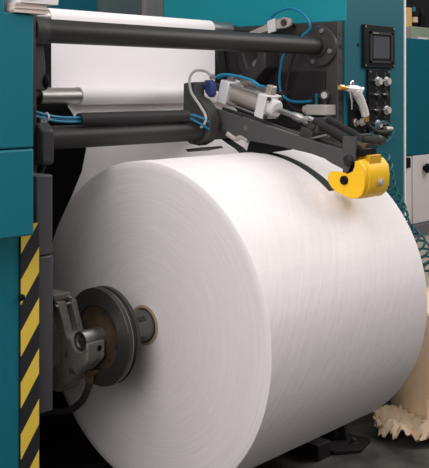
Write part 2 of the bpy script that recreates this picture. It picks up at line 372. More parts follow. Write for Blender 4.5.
for z, m in ((1.885, 'rust'), (1.82, 'rubber'), (1.755, 'rust'), (1.57, 'rubber'), (1.50, 'rubber')):
    b = B(); b.lathe((1.375, 0.0905, z), (0, -1, 0), [(0, 0.004), (0, 0.011), (0.004, 0.011), (0.004, 0.006), (0.001, 0.005)], 16); build('edge_hole', b, m, t)

t = thing('press_hood', (1.5, 0.7, 1.94), 'bright teal hood above the dark frame at top centre', 'hood')
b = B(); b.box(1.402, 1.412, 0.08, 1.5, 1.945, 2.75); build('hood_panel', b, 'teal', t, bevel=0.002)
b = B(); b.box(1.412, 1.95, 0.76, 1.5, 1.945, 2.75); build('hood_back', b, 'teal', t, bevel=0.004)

t = thing('rear_press_wall', (0.4, 1.4, 0), 'grey and teal rear housing of the press behind the sheet', 'housing')
b = B(); b.box(-0.37, 1.352, 1.37, 1.45, 0, 1.95); build('lower_panel', b, 'pit', t)
b = B(); b.box(-0.37, 0.915, 1.36, 1.45, 1.95, 2.7); build('teal_panel', b, 'tealshade', t)
b = B(); b.box(0.915, 1.255, 1.37, 1.45, 1.95, 2.7); build('smoked_panel', b, paint('smoked_green', (0.085, 0.11, 0.11), 0.4), t)
b = B(); b.box(1.255, 1.40, 1.34, 1.45, 1.95, 2.7); build('pillar', b, paint('stone_grey', (0.19, 0.18, 0.175), 0.6), t, bevel=0.004)

t = thing('shade_bed', (0.45, 0.8, 0), 'added black slab standing for floor shade beneath the far side of the roll', 'base')  # added slab, its black stands in for shadow on the floor inside the press
b = B(); b.box(-0.368, 1.35, 0.40, 1.365, 0, 0.10); build('shade_slab', b, 'pit', t, bevel=0.005)
b = B(); b.box(-0.368, 1.35, 0.75, 0.80, 0.10, 0.45); build('slab_rib', b, 'pit', t, bevel=0.004)

# ------------------------------------------------------------------ left: teal housing, warning tape, post
t = thing('teal_housing', (-1.15, 0.4, 0), 'teal sheet metal housing at left with a warning strip down its edge', 'machine housing')
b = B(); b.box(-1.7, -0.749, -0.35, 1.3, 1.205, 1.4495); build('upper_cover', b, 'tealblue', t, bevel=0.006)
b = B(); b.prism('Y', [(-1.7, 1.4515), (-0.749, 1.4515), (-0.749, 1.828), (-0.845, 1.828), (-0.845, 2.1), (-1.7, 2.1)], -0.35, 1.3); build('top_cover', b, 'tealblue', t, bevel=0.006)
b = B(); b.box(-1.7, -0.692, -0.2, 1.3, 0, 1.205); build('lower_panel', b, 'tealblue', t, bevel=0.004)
b = B(); b.box(-0.692, -0.620, -0.203, 0.10, 0, 1.214); build('edge_post', b, 'darker', t, bevel=0.003)
b = B(); b.box(-0.690, -0.625, -0.2055, -0.203, 0, 1.212); o = build('warning_strip', b, 'hazard', t); o['label'] = 'black and yellow diagonal warning strip'
b = B(); b.lathe((-0.69, -0.2055, 0.998), (0, -1, 0), [(0, 0.01), (0.006, 0.01), (0.01, 0.006)], 14); build('screw', b, 'black', t)
b = B(); b.box(-0.620, -0.523, 0.155, 1.3, 0, 1.83); build('rear_filler', b, 'darker', t)

t = thing('slide_post', (-0.54, 0, 0.596), 'slim slate grey post carrying the shaft cradle beside the warning strip', 'post')
b = B(); b.box(-0.573, -0.508, -0.12, 0.10, 1.092, 1.345); build('upper_section', b, 'postgrey', t, bevel=0.005)
b = B(); b.box(-0.573, -0.508, -0.122, 0.10, 0.596, 1.089); build('lower_section', b, 'postgrey', t, bevel=0.005)
b = B(); b.box(-0.60, -0.508, 0.0, 0.15, 0.62, 1.32); build('slide_block', b, 'darker', t)

# ------------------------------------------------------------------ paper bundles on the housing
b = B()
zz = 1.829
for k in range(7):
    dx, dy, a = random.uniform(-.005, .005), random.uniform(-.004, .004), random.uniform(-.02, .02)
    pts = rot2([(-0.818+dx, -0.358+dy), (-0.708+dx, -0.358+dy), (-0.708+dx, -0.20+dy), (-0.818+dx, -0.20+dy)], -0.77, -0.28, a)
    b.prism('Z', pts, zz, zz+0.0038); zz += 0.0040
tag(build('paper_bundle', b, 'cardpaper'), 'pinkish paper bundle on top of the teal housing at upper left', 'paper bundle')
b = B()
for k in range(3):
    pts = rot2([(-0.80, -0.365), (-0.675, -0.365), (-0.675, -0.20), (-0.80, -0.20)], -0.73, -0.28, -0.03+0.03*k)
    b.prism('Z', pts, zz, zz+0.008); zz += 0.0082
tag(build('white_pamphlets', b, 'white'), 'loose white sheets lying on the pinkish paper bundle', 'paper sheets')

# ------------------------------------------------------------------ chuck with brake disc, cradle and hose
t = thing('roll_chuck', (-0.12, 0, AX-0.178), 'dark steel brake disc on the stub shaft at the near end of the roll', 'brake disc')
b = B(); b.lathe((-0.30, 0, AX), (1, 0, 0), [(0.006, 0.004), (0.006, 0.021), (0.0, 0.023), (0, 0.033), (0.004, 0.035), (0.112, 0.035), (0.112, 0.02)], 36); build('stub_shaft', b, 'satin', t)
b = B(); b.lathe((-0.302, 0, AX), (1, 0, 0), [(0.0, 0.004), (0.0, 0.009), (0.009, 0.009)], 6); build('centre_bolt', b, 'rust', t)
dk = B(); prof = [(0.0, 0.112)]
for k in range(8):
    r = 0.114+0.0068*k; prof += [(0.0, r), (0.0016, r+0.0022), (0.0, r+0.0045)]
prof += [(0.0, 0.1675), (0.002, 0.1695), (0.018, 0.1695), (0.019, 0.163), (0.036, 0.163), (0.037, 0.1695), (0.052, 0.1695), (0.054, 0.1675), (0.054, 0.112)]
dk.lathe((-0.226, 0, AX), (1, 0, 0), prof, 96, closed=True); d = build('disc', dk, 'disc', t, angle=20)
b = B(); b.lathe((-0.226, 0, AX), (1, 0, 0), [(0.0165, 0.165), (0.0165, 0.1703), (0.0185, 0.1703), (0.0185, 0.165)], 96, closed=True); o = build('worn_rim', b, 'satin', d); o['label'] = 'bright worn rim edge'
hb = B(); hb.lathe((-0.215, 0, AX), (1, 0, 0), [(0.0, 0.034), (0.0, 0.050), (0.004, 0.056), (0.006, 0.104), (0.004, 0.112), (0.03, 0.112), (0.03, 0.034)], 64, closed=True); hu = build('hub', hb, 'rust', t)
for k in range(8):
    a = 2*PI*k/8+0.2
    b = B(); b.hexbolt((-0.210, 0.087*math.cos(a), AX+0.087*math.sin(a)), (-1, 0, 0), 0.007, 0.005); build('hub_bolt', b, 'disc', hu)
b = B(); b.lathe((-0.156, 0, AX), (1, 0, 0), [(0, 0.07), (0.02, 0.07), (0.04, 0.050), (0.11, 0.050), (0.125, 0.054), (0.165, 0.0618), (0.32, 0.0618), (0.34, 0.04)], 48); build('expanding_nose', b, 'nose', t)
for k in range(4):
    a = PI/4+PI/2*k; c, s = math.cos(a), math.sin(a)
    b = B(); b.obox((-0.035, 0.050*c, AX+0.050*s), (0.028, 0, 0), (0, 0.004*c, 0.004*s), (0, -0.010*s, 0.010*c)); build('grip_jaw', b, 'disc', t, bevel=0.002)

t = thing('shaft_cradle', (-0.255, 0.1, 0.545), 'cast iron fork cradling the stub shaft beside the slim grey post', 'cradle')
prof = [(0.30, 0.56), (0.12, 0.548), (0.085, 0.565), (-0.027, 0.634), (-0.031, 0.752), (-0.036, 0.752)]
seat = [(-0.0355*math.cos(R(a)), AX-0.0355*math.sin(R(a))) for a in (0, 20, 40, 60, 80, 100, 120, 140, 160, 180)]
body = [(0.30, 0.575), (0.13, 0.548), (0.105, 0.553), (-0.036, 0.680), (-0.046, 0.695), (-0.046, 0.752)]+seat+[(0.06, 0.752), (0.068, 0.765), (0.106, 0.765), (0.098, 0.70), (0.104, 0.655), (0.15, 0.628), (0.30, 0.615)]
b = B(); b.prism('X', body, -0.308, -0.228); build('cradle_body', b, 'cast', t, bevel=0.005)
for x0, x1 in ((-0.310, -0.275), (-0.252, -0.228)):
    b = B(); b.prism('X', [(0.107, 0.76), (0.066, 0.76), (0.10, 0.845), (0.112, 0.868), (0.20, 0.872), (0.30, 0.868), (0.30, 0.83), (0.15, 0.822)], x0, x1); build('fork_plate', b, 'cast', t, bevel=0.004)
b = B(); b.box(-0.315, -0.24, 0.125, 0.22, 0.868, 0.890); build('clamp_cap', b, 'cast', t, bevel=0.004)
b = B(); b.cyl((-0.32, 0.115, 0.852), (-0.215, 0.115, 0.852), 0.008); b.hexbolt((-0.272, 0.098, 0.872), (0, -0.4, 1), 0.011, 0.014); build('clamp_bolt', b, 'satin', t)
b = B(); b.lathe((-0.255, -0.046, 0.727), (0, -1, 0), [(0, 0.002), (0, 0.009), (0.003, 0.009), (0.003, 0.0055), (0.0005, 0.005)], 16); build('bolt_hole', b, 'black', t)
b = B(); b.box(-0.37, -0.30, 0.16, 0.30, 0.56, 0.86); build('mounting_flange', b, 'darker', t, bevel=0.004)

t = thing('brake_hose', (-0.3, 0.1, 0.44), 'short dark bent hose under the shaft cradle', 'hose')
b = B(); b.tube([(-0.25, 0.010, 0.615), (-0.25, 0.017, 0.575), (-0.255, 0.045, 0.525), (-0.27, 0.10, 0.482), (-0.31, 0.16, 0.470), (-0.36, 0.20, 0.47), (-0.385, 0.22, 0.47)], 0.0125, 12, 8); build('hose_body', b, 'rubber', t)
b = B(); b.cyl((-0.25, 0.006, 0.635), (-0.25, 0.013, 0.598), 0.017, seg=6); b.cyl((-0.262, 0.0, 0.628), (-0.225, 0.0, 0.628), 0.010); build('hose_fitting', b, 'rust', t)

# ------------------------------------------------------------------ tension arm with yellow shoe
def along(p, q, t): return tuple(p[i]+(q[i]-p[i])*t for i in range(len(p)))
t = thing('web_tensioner', (0.64, -0.1, 1.20), 'charcoal tension arm reaching over the roll with a yellow shoe at its tip', 'tensioner')
b = B()
b.prism('X', [(0.29, 1.41), (0.285, 1.64), (0.215, 1.645), (0.212, 1.585), (0.18, 1.572), (0.148, 1.54), (0.128, 1.49), (0.132, 1.43), (0.158, 1.395), (0.20, 1.376), (0.25, 1.382)], 0.49, 0.55)
build('pivot_bracket', b, 'dark', t, bevel=0.007)
b = B(); b.prism('X', [(0.255, 1.36), (0.16, 1.372), (0.15, 1.364), (0.24, 1.348)], 0.47, 0.60); build('keeper_plate', b, 'dark', t, bevel=0.003)
b = B()
top = [(0.24, 1.54), (0.175, 1.526), (-0.156, 1.447), (-0.50, 1.375)]
bot = [(-0.50, 1.315), (-0.465, 1.308), (-0.405, 1.330), (-0.359, 1.354), (-0.181, 1.380), (0.003, 1.399), (0.137, 1.428), (0.24, 1.45)]
b.prism('X', top+bot, 0.600, 0.615); b.prism('X', [(y, z-0.004) for y, z in top]+[(y, z+0.004) for y, z in bot], 0.685, 0.70)
mid = [(0.235, 1.520), (0.17, 1.506), (-0.156, 1.427), (-0.495, 1.355)]+[(-0.495, 1.325), (-0.46, 1.32), (-0.18, 1.39), (0.0, 1.41), (0.137, 1.436), (0.235, 1.46)]
b.prism('X', mid, 0.614, 0.686); build('beam', b, 'arm', t, bevel=0.003)
b = B(); b.box(0.54, 0.70, 0.16, 0.24, 1.40, 1.48); build('pivot_boss', b, 'dark', t, bevel=0.006)
b = B(); b.prism('X', [(0.02, 1.41), (-0.16, 1.383), (-0.15, 1.365), (-0.02, 1.345), (0.02, 1.355)], 0.62, 0.69); build('belt_mount', b, 'black', t, bevel=0.004)
b = B(); b.tube([(0.60, 0.13, 1.425), (0.61, 0.09, 1.405), (0.61, 0.06, 1.415), (0.61, 0.02, 1.40)], 0.012, 10, 6); build('spring_clip', b, 'beige', t)
for k in range(3):
    x = 0.628+0.020*k
    b = B(); b.tube([(x, 0.10, 1.494), (x, -0.156, 1.434), (x, -0.25, 1.414)], 0.0045, 8, 0); build('guide_rod', b, 'satin', t)
ep = B(); ep.prism('X', [(-0.468, 1.436), (-0.526, 1.436), (-0.526, 1.325), (-0.515, 1.303), (-0.490, 1.292), (-0.468, 1.300)], 0.588, 0.600); ep = build('end_plate', ep, 'arm', t, bevel=0.002)
b = B(); b.lathe((0.588, -0.497, 1.345), (-1, 0, 0), [(0, 0.022), (0.006, 0.022), (0.012, 0.016), (0.016, 0.006)], 20); build('plate_bolt', b, 'darker', ep)
prof = [(-0.408, 1.298), (-0.470, 1.299), (-0.490, 1.302), (-0.508, 1.340), (-0.542, 1.348), (-0.564, 1.320), (-0.570, 1.285), (-0.566, 1.245), (-0.555, 1.220), (-0.535, 1.205), (-0.505, 1.203), (-0.475, 1.210), (-0.445, 1.220), (-0.418, 1.236), (-0.402, 1.256), (-0.400, 1.282)]
sh = B(); sh.prism('X', prof, 0.588, 0.612); sh = build('shoe_cheek', sh, 'yellow', t, bevel=0.003)
b = B(); b.lathe((0.588, -0.478, 1.270), (-1, 0, 0), [(0, 0.017), (0.008, 0.017), (0.013, 0.011), (0.013, 0.003)], 20); build('cheek_bolt', b, 'black', sh)
prof2 = [(-0.46, 1.300), (-0.486, 1.322), (-0.508, 1.346), (-0.545, 1.352), (-0.568, 1.326), (-0.574, 1.288), (-0.571, 1.248), (-0.560, 1.222), (-0.538, 1.203), (-0.505, 1.200), (-0.47, 1.206), (-0.44, 1.225)]
ro = B(); ro.prism('X', prof2, 0.612, 0.755); ro = build('shoe_body', ro, 'yellow', t, bevel=0.005, angle=50)
b = B(); b.lathe((0.685, -0.573, 1.262), (0, -1, 0), [(0, 0.016), (0.004, 0.015), (0.006, 0.010), (0.012, 0.009), (0.012, 0.003)], 14); build('shoe_bolt', b, 'concreteblock', ro)
b = B(); b.box(0.632, 0.712, -0.562, -0.49, 1.325, 1.366); build('shoe_cap', b, 'yellowdark', t, bevel=0.003)
b = B(); b.box(0.600, 0.70, -0.548, -0.47, 1.364, 1.392); build('tip_block', b, 'black', t, bevel=0.004)

# belt lying over the roll
path = [(0.19, 1.402), (0.15, 1.382), (0.11, 1.3645)]
for k in range(13):
    a = R(82+k*3.9); path.append((0.6015*math.cos(a), AX+0.6015*math.sin(a)))
b = B(); b.sheet(path[::-1], 0.630, 0.680, -0.0045, nx=3)
tag(build('tension_belt', b, 'belt'), 'black belt lying on the roll beneath the tension arm', 'belt')

# ------------------------------------------------------------------ pneumatic cylinder on the arm
A0, A1 = Vector((0.66, 0.208, 1.613)), Vector((0.66, -0.121, 1.523))
D = (A1-A0).normalized(); N = Vector((1, 0, 0)).cross(D).normalized(); X1 = Vector((1, 0, 0))
if N.z < 0: N = -N
t = thing('air_cylinder', (0.66, 0.05, 1.52), 'silver pneumatic cylinder with white end blocks above the tension arm', 'pneumatic cylinder')
def cap(c, hx, hl, hh): return B().obox(c, X1*hx, D*hl, N*hh)
ca, cb_ = A0+D*0.044, A0+D*0.260
build('end_block', cap(ca, 0.050, 0.026, 0.050), 'alu', t, bevel=0.005)
o = build('end_block', cap(cb_, 0.050, 0.024, 0.050), 'alu', t, bevel=0.004)
for sx in (-1, 1):
    for sz in (-1, 1):
        c = cb_+X1*0.038*sx+N*0.038*sz+D*0.024
        b = B(); b.hexbolt(c, D, 0.009, 0.010); build('tie_nut', b, 'dark', o)
        b = B(); b.cyl(ca+X1*0.041*sx+N*0.041*sz+D*0.026, cb_+X1*0.041*sx+N*0.041*sz-D*0.024, 0.005, seg=10); build('tie_rod', b, 'satin', t)
b = B(); b.cyl(ca+D*0.026, cb_-D*0.024, 0.039, seg=36); build('barrel', b, 'bronze', t)
b = B(); b.lathe(cb_+D*0.024, D, [(0, 0.036), (0.004, 0.038), (0.026, 0.036), (0.031, 0.030), (0.031, 0.012)], 32); build('rod_gland', b, 'alu', t)
b = B(); b.cyl(cb_+D*0.05, A0+D*0.425, 0.012, seg=20); build('piston_rod', b, 'steel', t)
b = B(); b.lathe(A0+D*0.40, D, [(0, 0.012), (0.0, 0.016), (0.035, 0.018), (0.045, 0.014), (0.06, 0.014), (0.065, 0.020), (0.09, 0.020), (0.09, 0.01)], 14); build('rod_end', b, 'satin', t)
b = B(); b.obox(A0+D*0.52-N*0.015, X1*0.022, D*0.03, N*0.016); b.obox(A0+D*0.50-N*0.055, X1*0.03, D*0.03, N*0.030); b.cyl(A0+D*0.525-N*0.01-X1*0.035, A0+D*0.525-N*0.01+X1*0.035, 0.010); build('clevis', b, 'dark', t, bevel=0.003)
b = B(); b.obox(A0-D*0.05+N*0.0, X1*0.014, D*0.055, N*0.014); b.cyl(A0-D*0.08-X1*0.06, A0-D*0.08+X1*0.03, 0.012); build('rear_eye', b, 'dark', t, bevel=0.003)
b = B(); b.obox(cb_+N*0.068, X1*0.017, D*0.016, N*0.020); build('port_block', b, 'bronze', t, bevel=0.004)
b = B(); b.cyl(ca+X1*0.03+N*0.055+D*0.02, cb_+X1*0.03+N*0.062-D*0.01, 0.007); b.obox(ca+X1*0.025+N*0.062+D*0.05, X1*0.014, D*0.02, N*0.012); build('sensor_rail', b, 'satin', t)
b = B(); b.obox(ca+N*0.062-X1*0.01, X1*0.014, D*0.014, N*0.014); build('port_elbow', b, 'satin', t, bevel=0.003)

t = thing('blue_valve', (0.56, 0.19, 1.57), 'small navy blue valve block at the left end of the pneumatic cylinder', 'valve')
b = B(); b.prism('X', [(0.222, 1.600), (0.224, 1.64), (0.212, 1.654), (0.188, 1.650), (0.178, 1.62), (0.18, 1.590), (0.195, 1.577)], 0.556, 0.590); v = build('valve_body', b, 'navy', t, bevel=0.005)
b = B(); b.lathe((0.58, 0.198, 1.655), (0, 0, 1), [(0, 0.012), (0.012, 0.014), (0.016, 0.010), (0.024, 0.010)], 12); build('valve_plug', b, 'satin', t)
b = B(); b.cyl((0.556, 0.23, 1.615), (0.556, 0.285, 1.622), 0.012); build('side_spigot', b, 'dark', t)

t = thing('signal_cable', (0.5, 0.2, 1.45), 'thin pale grey cable looping down from the navy valve', 'cable')
b = B(); b.tube([(0.575, 0.200, 1.672), (0.555, 0.215, 1.690), (0.52, 0.24, 1.692), (0.49, 0.245, 1.66), (0.480, 0.225, 1.60), (0.476, 0.172, 1.545), (0.474, 0.137, 1.50), (0.470, 0.150, 1.462), (0.462, 0.20, 1.450), (0.43, 0.215, 1.470), (0.40, 0.19, 1.492)], 0.0058, 10, 8); build('cable_run', b, 'cable', t)

b = B()
for dx, dz in ((0, 0), (0.016, -0.004)):
    b.tube([(0.592+dx, 0.195, 1.664+dz), (0.615+dx, 0.17, 1.677+dz), (0.635+dx, 0.12, 1.672+dz), (0.65+dx, 0.05, 1.655+dz), (0.655+dx, 0.005, 1.630+dz), (0.658+dx*.3, -0.022, 1.626)], 0.0055, 8, 8)
tag(build('blue_air_hose', b, 'blue'), 'pair of blue hoses lying along the top of the pneumatic cylinder', 'hose')

# ribbed rods beside the arm tip
def ribbed(name, p, q, r, n, label):
    b = B(); L = (Vector(q)-Vector(p)).length; prof = [(0, r*0.5)]
    for k in range(n):
        x = L*k/n; w = L/n
        prof += [(x+w*.1, r*0.78), (x+w*.35, r), (x+w*.65, r), (x+w*.9, r*0.78)]
    prof.append((L, r*0.5))
    b.lathe(p, Vector(q)-Vector(p), prof, 20)
    return b
t = thing('ribbed_rod', (0.68, -0.37, 1.40), 'ribbed dark bellows rod lying on the outer half of the tension arm', 'bellows')
build('bellows', ribbed('', (0.655, -0.285, 1.488), (0.655, -0.462, 1.407), 0.0185, 17, ''), 'rubber', t)
b = B(); b.cyl((0.655, -0.262, 1.497), (0.655, -0.285, 1.488), 0.012); build('rod_stub', b, 'satin', t)
b = B(); b.lathe((0.655, -0.462, 1.407), (0.0, -0.12, -0.03), [(0, 0.016), (0.06, 0.016), (0.06, 0.02), (0.075, 0.02), (0.075, 0.01)], 14); build('rod_tail', b, 'rust', t)
t = thing('spring_rod', (0.76, -0.37, 1.40), 'second ribbed rod, just behind the bellows at the arm tip', 'bellows')
build('bellows', ribbed('', (0.735, -0.285, 1.498), (0.735, -0.465, 1.418), 0.015, 19, ''), 'rubber', t)
b = B(); b.lathe((0.735, -0.462, 1.418), (0.0, -0.12, 0.0), [(0, 0.014), (0.05, 0.014), (0.05, 0.02), (0.08, 0.02), (0.085, 0.012), (0.1, 0.012)], 14); build('rod_tail', b, 'dark', t)
b = B(); b.prism('X', [(-0.475, 1.355), (-0.455, 1.355), (-0.455, 1.44), (-0.475, 1.44)], 0.70, 0.78); build('rod_carrier', b, 'dark', t, bevel=0.003)
b = B(); b.box(0.70, 0.75, -0.30, -0.27, 1.42, 1.50); build('rod_carrier', b, 'dark', t, bevel=0.003)
b = B(); b.obox((0.64, -0.32, 1.425), (0.02, 0, 0), (0, 0.05, -0.012), (0, 0.001, 0.004))
tag(build('loose_strip', b, 'satin'), 'small bright metal strip resting on the arm beside the bellows rod', 'strip')

# ------------------------------------------------------------------ fittings on the right frame
t = thing('release_lever', (1.29, 0.45, 1.88), 'pale beige forked lever above the thick cross tube at right', 'lever')
b = B(); b.prism('X', [(0.315, 1.945), (0.325, 1.962), (0.36, 1.970), (0.42, 1.953), (0.66, 1.882), (0.655, 1.865), (0.42, 1.912), (0.345, 1.915), (0.318, 1.925)], 1.27, 1.290)
l = build('lever_plate', b, 'beige', t, bevel=0.003)
b = B(); b.hexbolt((1.27, 0.352, 1.942), (-1, 0, 0), 0.017, 0.012); build('lever_bolt', b, 'dark', l)
b = B(); b.prism('X', [(0.405, 1.966), (0.452, 1.952), (0.447, 1.89), (0.40, 1.90)], 1.255, 1.27); build('clamp_block', b, 'alu', l, bevel=0.003)
b = B(); b.cyl((1.28, 0.352, 1.942), (1.354, 0.352, 1.93), 0.012); build('pivot_pin', b, 'dark', t)

t = thing('blue_loop_hose', (1.25, 0.3, 1.87), 'thin blue hose arching above the beige lever and behind the cross tube', 'hose')
b = B(); b.tube([(1.275, 0.455, 1.962), (1.27, 0.42, 1.985), (1.26, 0.36, 2.003), (1.255, 0.30, 2.007), (1.255, 0.235, 1.985), (1.26, 0.20, 1.945), (1.27, 0.195, 1.905), (1.27, 0.235, 1.875), (1.26, 0.29, 1.83), (1.26, 0.345, 1.785), (1.27, 0.375, 1.72), (1.285, 0.395, 1.65), (1.29, 0.385, 1.59), (1.295, 0.34, 1.556), (1.295, 0.27, 1.550), (1.295, 0.205, 1.556)], 0.0068, 10, 8); build('hose_run', b, 'blue', t)
b = B(); b.cyl((1.275, 0.47, 1.952), (1.275, 0.435, 1.972), 0.012); build('hose_fitting', b, 'blue', t)
t = thing('thin_grey_hose', (1.27, 0.36, 1.5), 'thin dark hose hanging beside the blue hose under the cross tube', 'hose')
b = B(); b.tube([(1.285, 0.27, 1.83), (1.285, 0.31, 1.77), (1.30, 0.345, 1.70), (1.30, 0.365, 1.62), (1.30, 0.36, 1.56), (1.30, 0.30, 1.51), (1.30, 0.22, 1.517)], 0.0055, 8, 8); build('hose_run', b, 'rubber', t)

t = thing('air_regulator', (1.31, 0.17, 1.48), 'worn grey regulator block with a small round gauge on the right frame', 'regulator')
b = B(); b.box(1.27, 1.352, 0.100, 0.225, 1.488, 1.538); build('regulator_block', b, 'concreteblock', t, bevel=0.005)
b = B(); b.cyl((1.30, 0.25, 1.512), (1.30, 0.20, 1.515), 0.020, seg=24); build('round_end', b, 'beige', t)
g = B(); g.lathe((1.31, 0.135, 1.583), (-1, -0.4, 0.1), [(0, 0.016), (0, 0.023), (0.016, 0.023), (0.018, 0.021), (0.018, 0.017), (0.016, 0.016)], 28); g = build('gauge', g, 'dark', t)
b = B(); b.lathe((1.31, 0.135, 1.583), (-1, -0.4, 0.1), [(0.0165, 0.002), (0.0165, 0.0155), (0.0172, 0.0155), (0.0172, 0.002)], 24); build('dial', b, 'concreteblock', g)
b = B(); b.cyl((1.315, 0.138, 1.535), (1.315, 0.138, 1.565), 0.009); build('gauge_stem', b, 'dark', t)
b = B(); b.cyl((1.30, 0.178, 1.535), (1.30, 0.178, 1.572), 0.008); b.cyl((1.30, 0.178, 1.572), (1.30, 0.178, 1.592), 0.010, 0.011); build('hose_connector', b, 'coil', t)

# ------------------------------------------------------------------ control cabinet
t = thing('control_cabinet', (1.68, 0.4, 0), 'tall teal control cabinet with a black display at upper right', 'cabinet')
b = B(); b.prism('Y', [(1.4, 0), (1.938, 0), (1.938, 2.75), (1.414, 2.75), (1.414, 1.943), (1.4, 1.943)], 0.08, 0.75); build('cabinet_body', b, 'tealshade', t, bevel=0.003)
b = B(); b.box(1.939, 1.951, 0.074, 0.75, 0, 2.75); build('edge_trim', b, 'white', t, bevel=0.002)
PX = -0.012
dp = B(); dp.box(1.553+PX, 1.836+PX, 0.064, 0.08, 1.720, 1.935); dp = build('display', dp, 'black', t, bevel=0.003)
b = B()
for (x0, x1, z0, z1) in ((1.602, 1.806, 1.742, 1.752), (1.602, 1.806, 1.886, 1.898), (1.602, 1.614, 1.742, 1.898), (1.794, 1.806, 1.742, 1.898)): b.box(x0+PX, x1+PX, 0.058, 0.064, z0+.003, z1+.003)
build('bezel_ring', b, 'rubber', dp)
b = B(); b.box(1.632+PX, 1.782+PX, 0.062, 0.0645, 1.768, 1.879); build('screen', b, 'screen', dp)
b = B(); b.box(1.625+PX, 1.672+PX, 0.0575, 0.058, 1.8925, 1.8955); build('bezel_mark', b, 'cable', dp)
for x in (1.565+PX, 1.824+PX):
    for z in (1.731, 1.924):
        b = B(); b.cyl((x, 0.064, z), (x, 0.061, z), 0.005, seg=12); build('display_screw', b, 'steel', dp)
b = B(); b.cyl((1.509, 0.08, 1.831), (1.509, 0.077, 1.831), 0.009, seg=16); build('lock_hole', b, 'black', t)
def panel(x0, x1, z0, z1):
    p = B(); p.box(x0, x1, 0.066, 0.08, z0, z1); p = build('button_panel', p, 'black', t, bevel=0.002)
    for x in (x0+0.016, x1-0.016):
        for z in (z1-0.012, z0+0.012):
            b = B(); b.cyl((x, 0.066, z), (x, 0.063, z), 0.006, seg=12); build('panel_screw', b, 'steel', p)
    return p
p = panel(1.583, 1.783, 1.355, 1.712)
for r_, z in enumerate((1.652, 1.583, 1.505, 1.435)):
    for c_, x in enumerate((1.663, 1.743)):
        kn = (r_, c_) in ((0, 0), (0, 1), (2, 1), (3, 0))
        b = B(); b.lathe((x, 0.066, z), (0, -1, 0), [(0, 0.024), (0.006, 0.023), (0.008, 0.018), (0.022, 0.017)] if kn else [(0, 0.022), (0.005, 0.022), (0.006, 0.015), (0.014, 0.014)], 20)
        k = build('push_button', b, 'knob' if kn else 'darker', p)
        if kn: k['label'] = 'pale round knob'
        b = B(); b.cyl((x-0.045, 0.066, z+0.004), (x-0.045, 0.040, z+0.004), 0.006, seg=12); b.box(x-0.058, x-0.02, 0.044, 0.050, z+0.001, z+0.007); build('toggle', b, 'steel', p)
        b = B(); b.cyl((x-0.01, 0.066, z+0.036), (x-0.01, 0.0645, z+0.036), 0.010, seg=16); build('symbol_plate', b, 'rubber', p)
p = panel(1.425, 1.566, 1.395, 1.567)
for x, z, m in ((1.463, 1.527, 'darker'), (1.463, 1.45, 'steel'), (1.523, 1.535, 'darker'), (1.521, 1.45, 'knob')):
    b = B(); b.lathe((x, 0.066, z), (0, -1, 0), [(0, 0.020), (0.005, 0.020), (0.006, 0.014), (0.018, 0.013)], 18); build('push_button', b, m, p)

# air gun hanging on the frame's brass fitting
t = thing('air_gun', (1.45, 0.04, 1.47), 'silver air blow gun hanging on a brass fitting beside the button panels', 'air gun')
b = B()
b.tube([(1.360, 0.04, 1.617), (1.40, 0.04, 1.614), (1.44, 0.04, 1.609), (1.462, 0.04, 1.602)], 0.018, 14, 4, rfun=lambda s: 0.013+0.009*min(1, s*2))
b.tube([(1.420, 0.04, 1.606), (1.443, 0.04, 1.590), (1.468, 0.04, 1.562), (1.490, 0.04, 1.53), (1.506, 0.04, 1.503), (1.514, 0.04, 1.483)], 0.019, 14, 6, rfun=lambda s: 0.024-0.004*s)
b.cyl((1.455, 0.04, 1.607), (1.49, 0.04, 1.615), 0.010)
build('gun_body', b, 'gunmetal', t, angle=60)
b = B(); b.tube([(1.390, 0.04, 1.622), (1.391, 0.04, 1.643), (1.402, 0.04, 1.652), (1.413, 0.04, 1.643), (1.416, 0.04, 1.620)], 0.0055, 8, 5); build('hanging_loop', b, 'steel', t)
b = B(); b.tube([(1.372, 0.036, 1.610), (1.378, 0.034, 1.585), (1.388, 0.034, 1.55), (1.388, 0.034, 1.515)], 0.0055, 8, 5, rfun=lambda s: 0.0065-0.003*s); build('trigger', b, 'steel', t)
b = B(); b.cyl((1.298, 0.042, 1.622), (1.33, 0.041, 1.620), 0.013, seg=6); b.cyl((1.33, 0.041, 1.620), (1.362, 0.04, 1.617), 0.009); build('nozzle_nut', b, 'brass', t)
b = B(); b.cyl((1.516, 0.04, 1.488), (1.522, 0.04, 1.470), 0.015, seg=6); b.cyl((1.522, 0.04, 1.470), (1.527, 0.04, 1.455), 0.011); build('inlet_nut', b, 'brass', t)
b = B(); b.cyl((1.372, 0.092, 1.612), (1.376, 0.045, 1.612), 0.008); build('hook_pin', b, 'brass', t)

t = thing('gun_hose', (1.65, 0.03, 1.36), 'black and blue hose looped below the air gun on the button panel', 'hose')
b = B(); b.tube([(1.527, 0.04, 1.457), (1.545, 0.04, 1.435), (1.575, 0.035, 1.415), (1.62, 0.03, 1.400), (1.67, 0.03, 1.398), (1.71, 0.03, 1.402)], 0.0095, 10, 8); build('hose_tail', b, 'rubber', t)
b = B(); b.cyl((1.675, 0.03, 1.415), (1.735, 0.03, 1.412), 0.012, seg=8); build('hose_coupling', b, 'satin', t)
lp = [(1.665+0.088*math.cos(a), 0.035+0.012*math.sin(2*a), 1.410+0.040*math.sin(a)) for a in [2*PI*k/16 for k in range(-2, 13)]]
b = B(); b.tube(lp+[(1.70, 0.04, 1.36), (1.725, 0.045, 1.355)], 0.0055, 8, 6); build('blue_loop', b, 'coil', t)
b = B(); b.tube([(1.56, 0.04, 1.40), (1.60, 0.03, 1.363), (1.68, 0.03, 1.350), (1.74, 0.035, 1.37), (1.765, 0.045, 1.40)], 0.0055, 8, 8); build('blue_loop', b, 'coil', t)

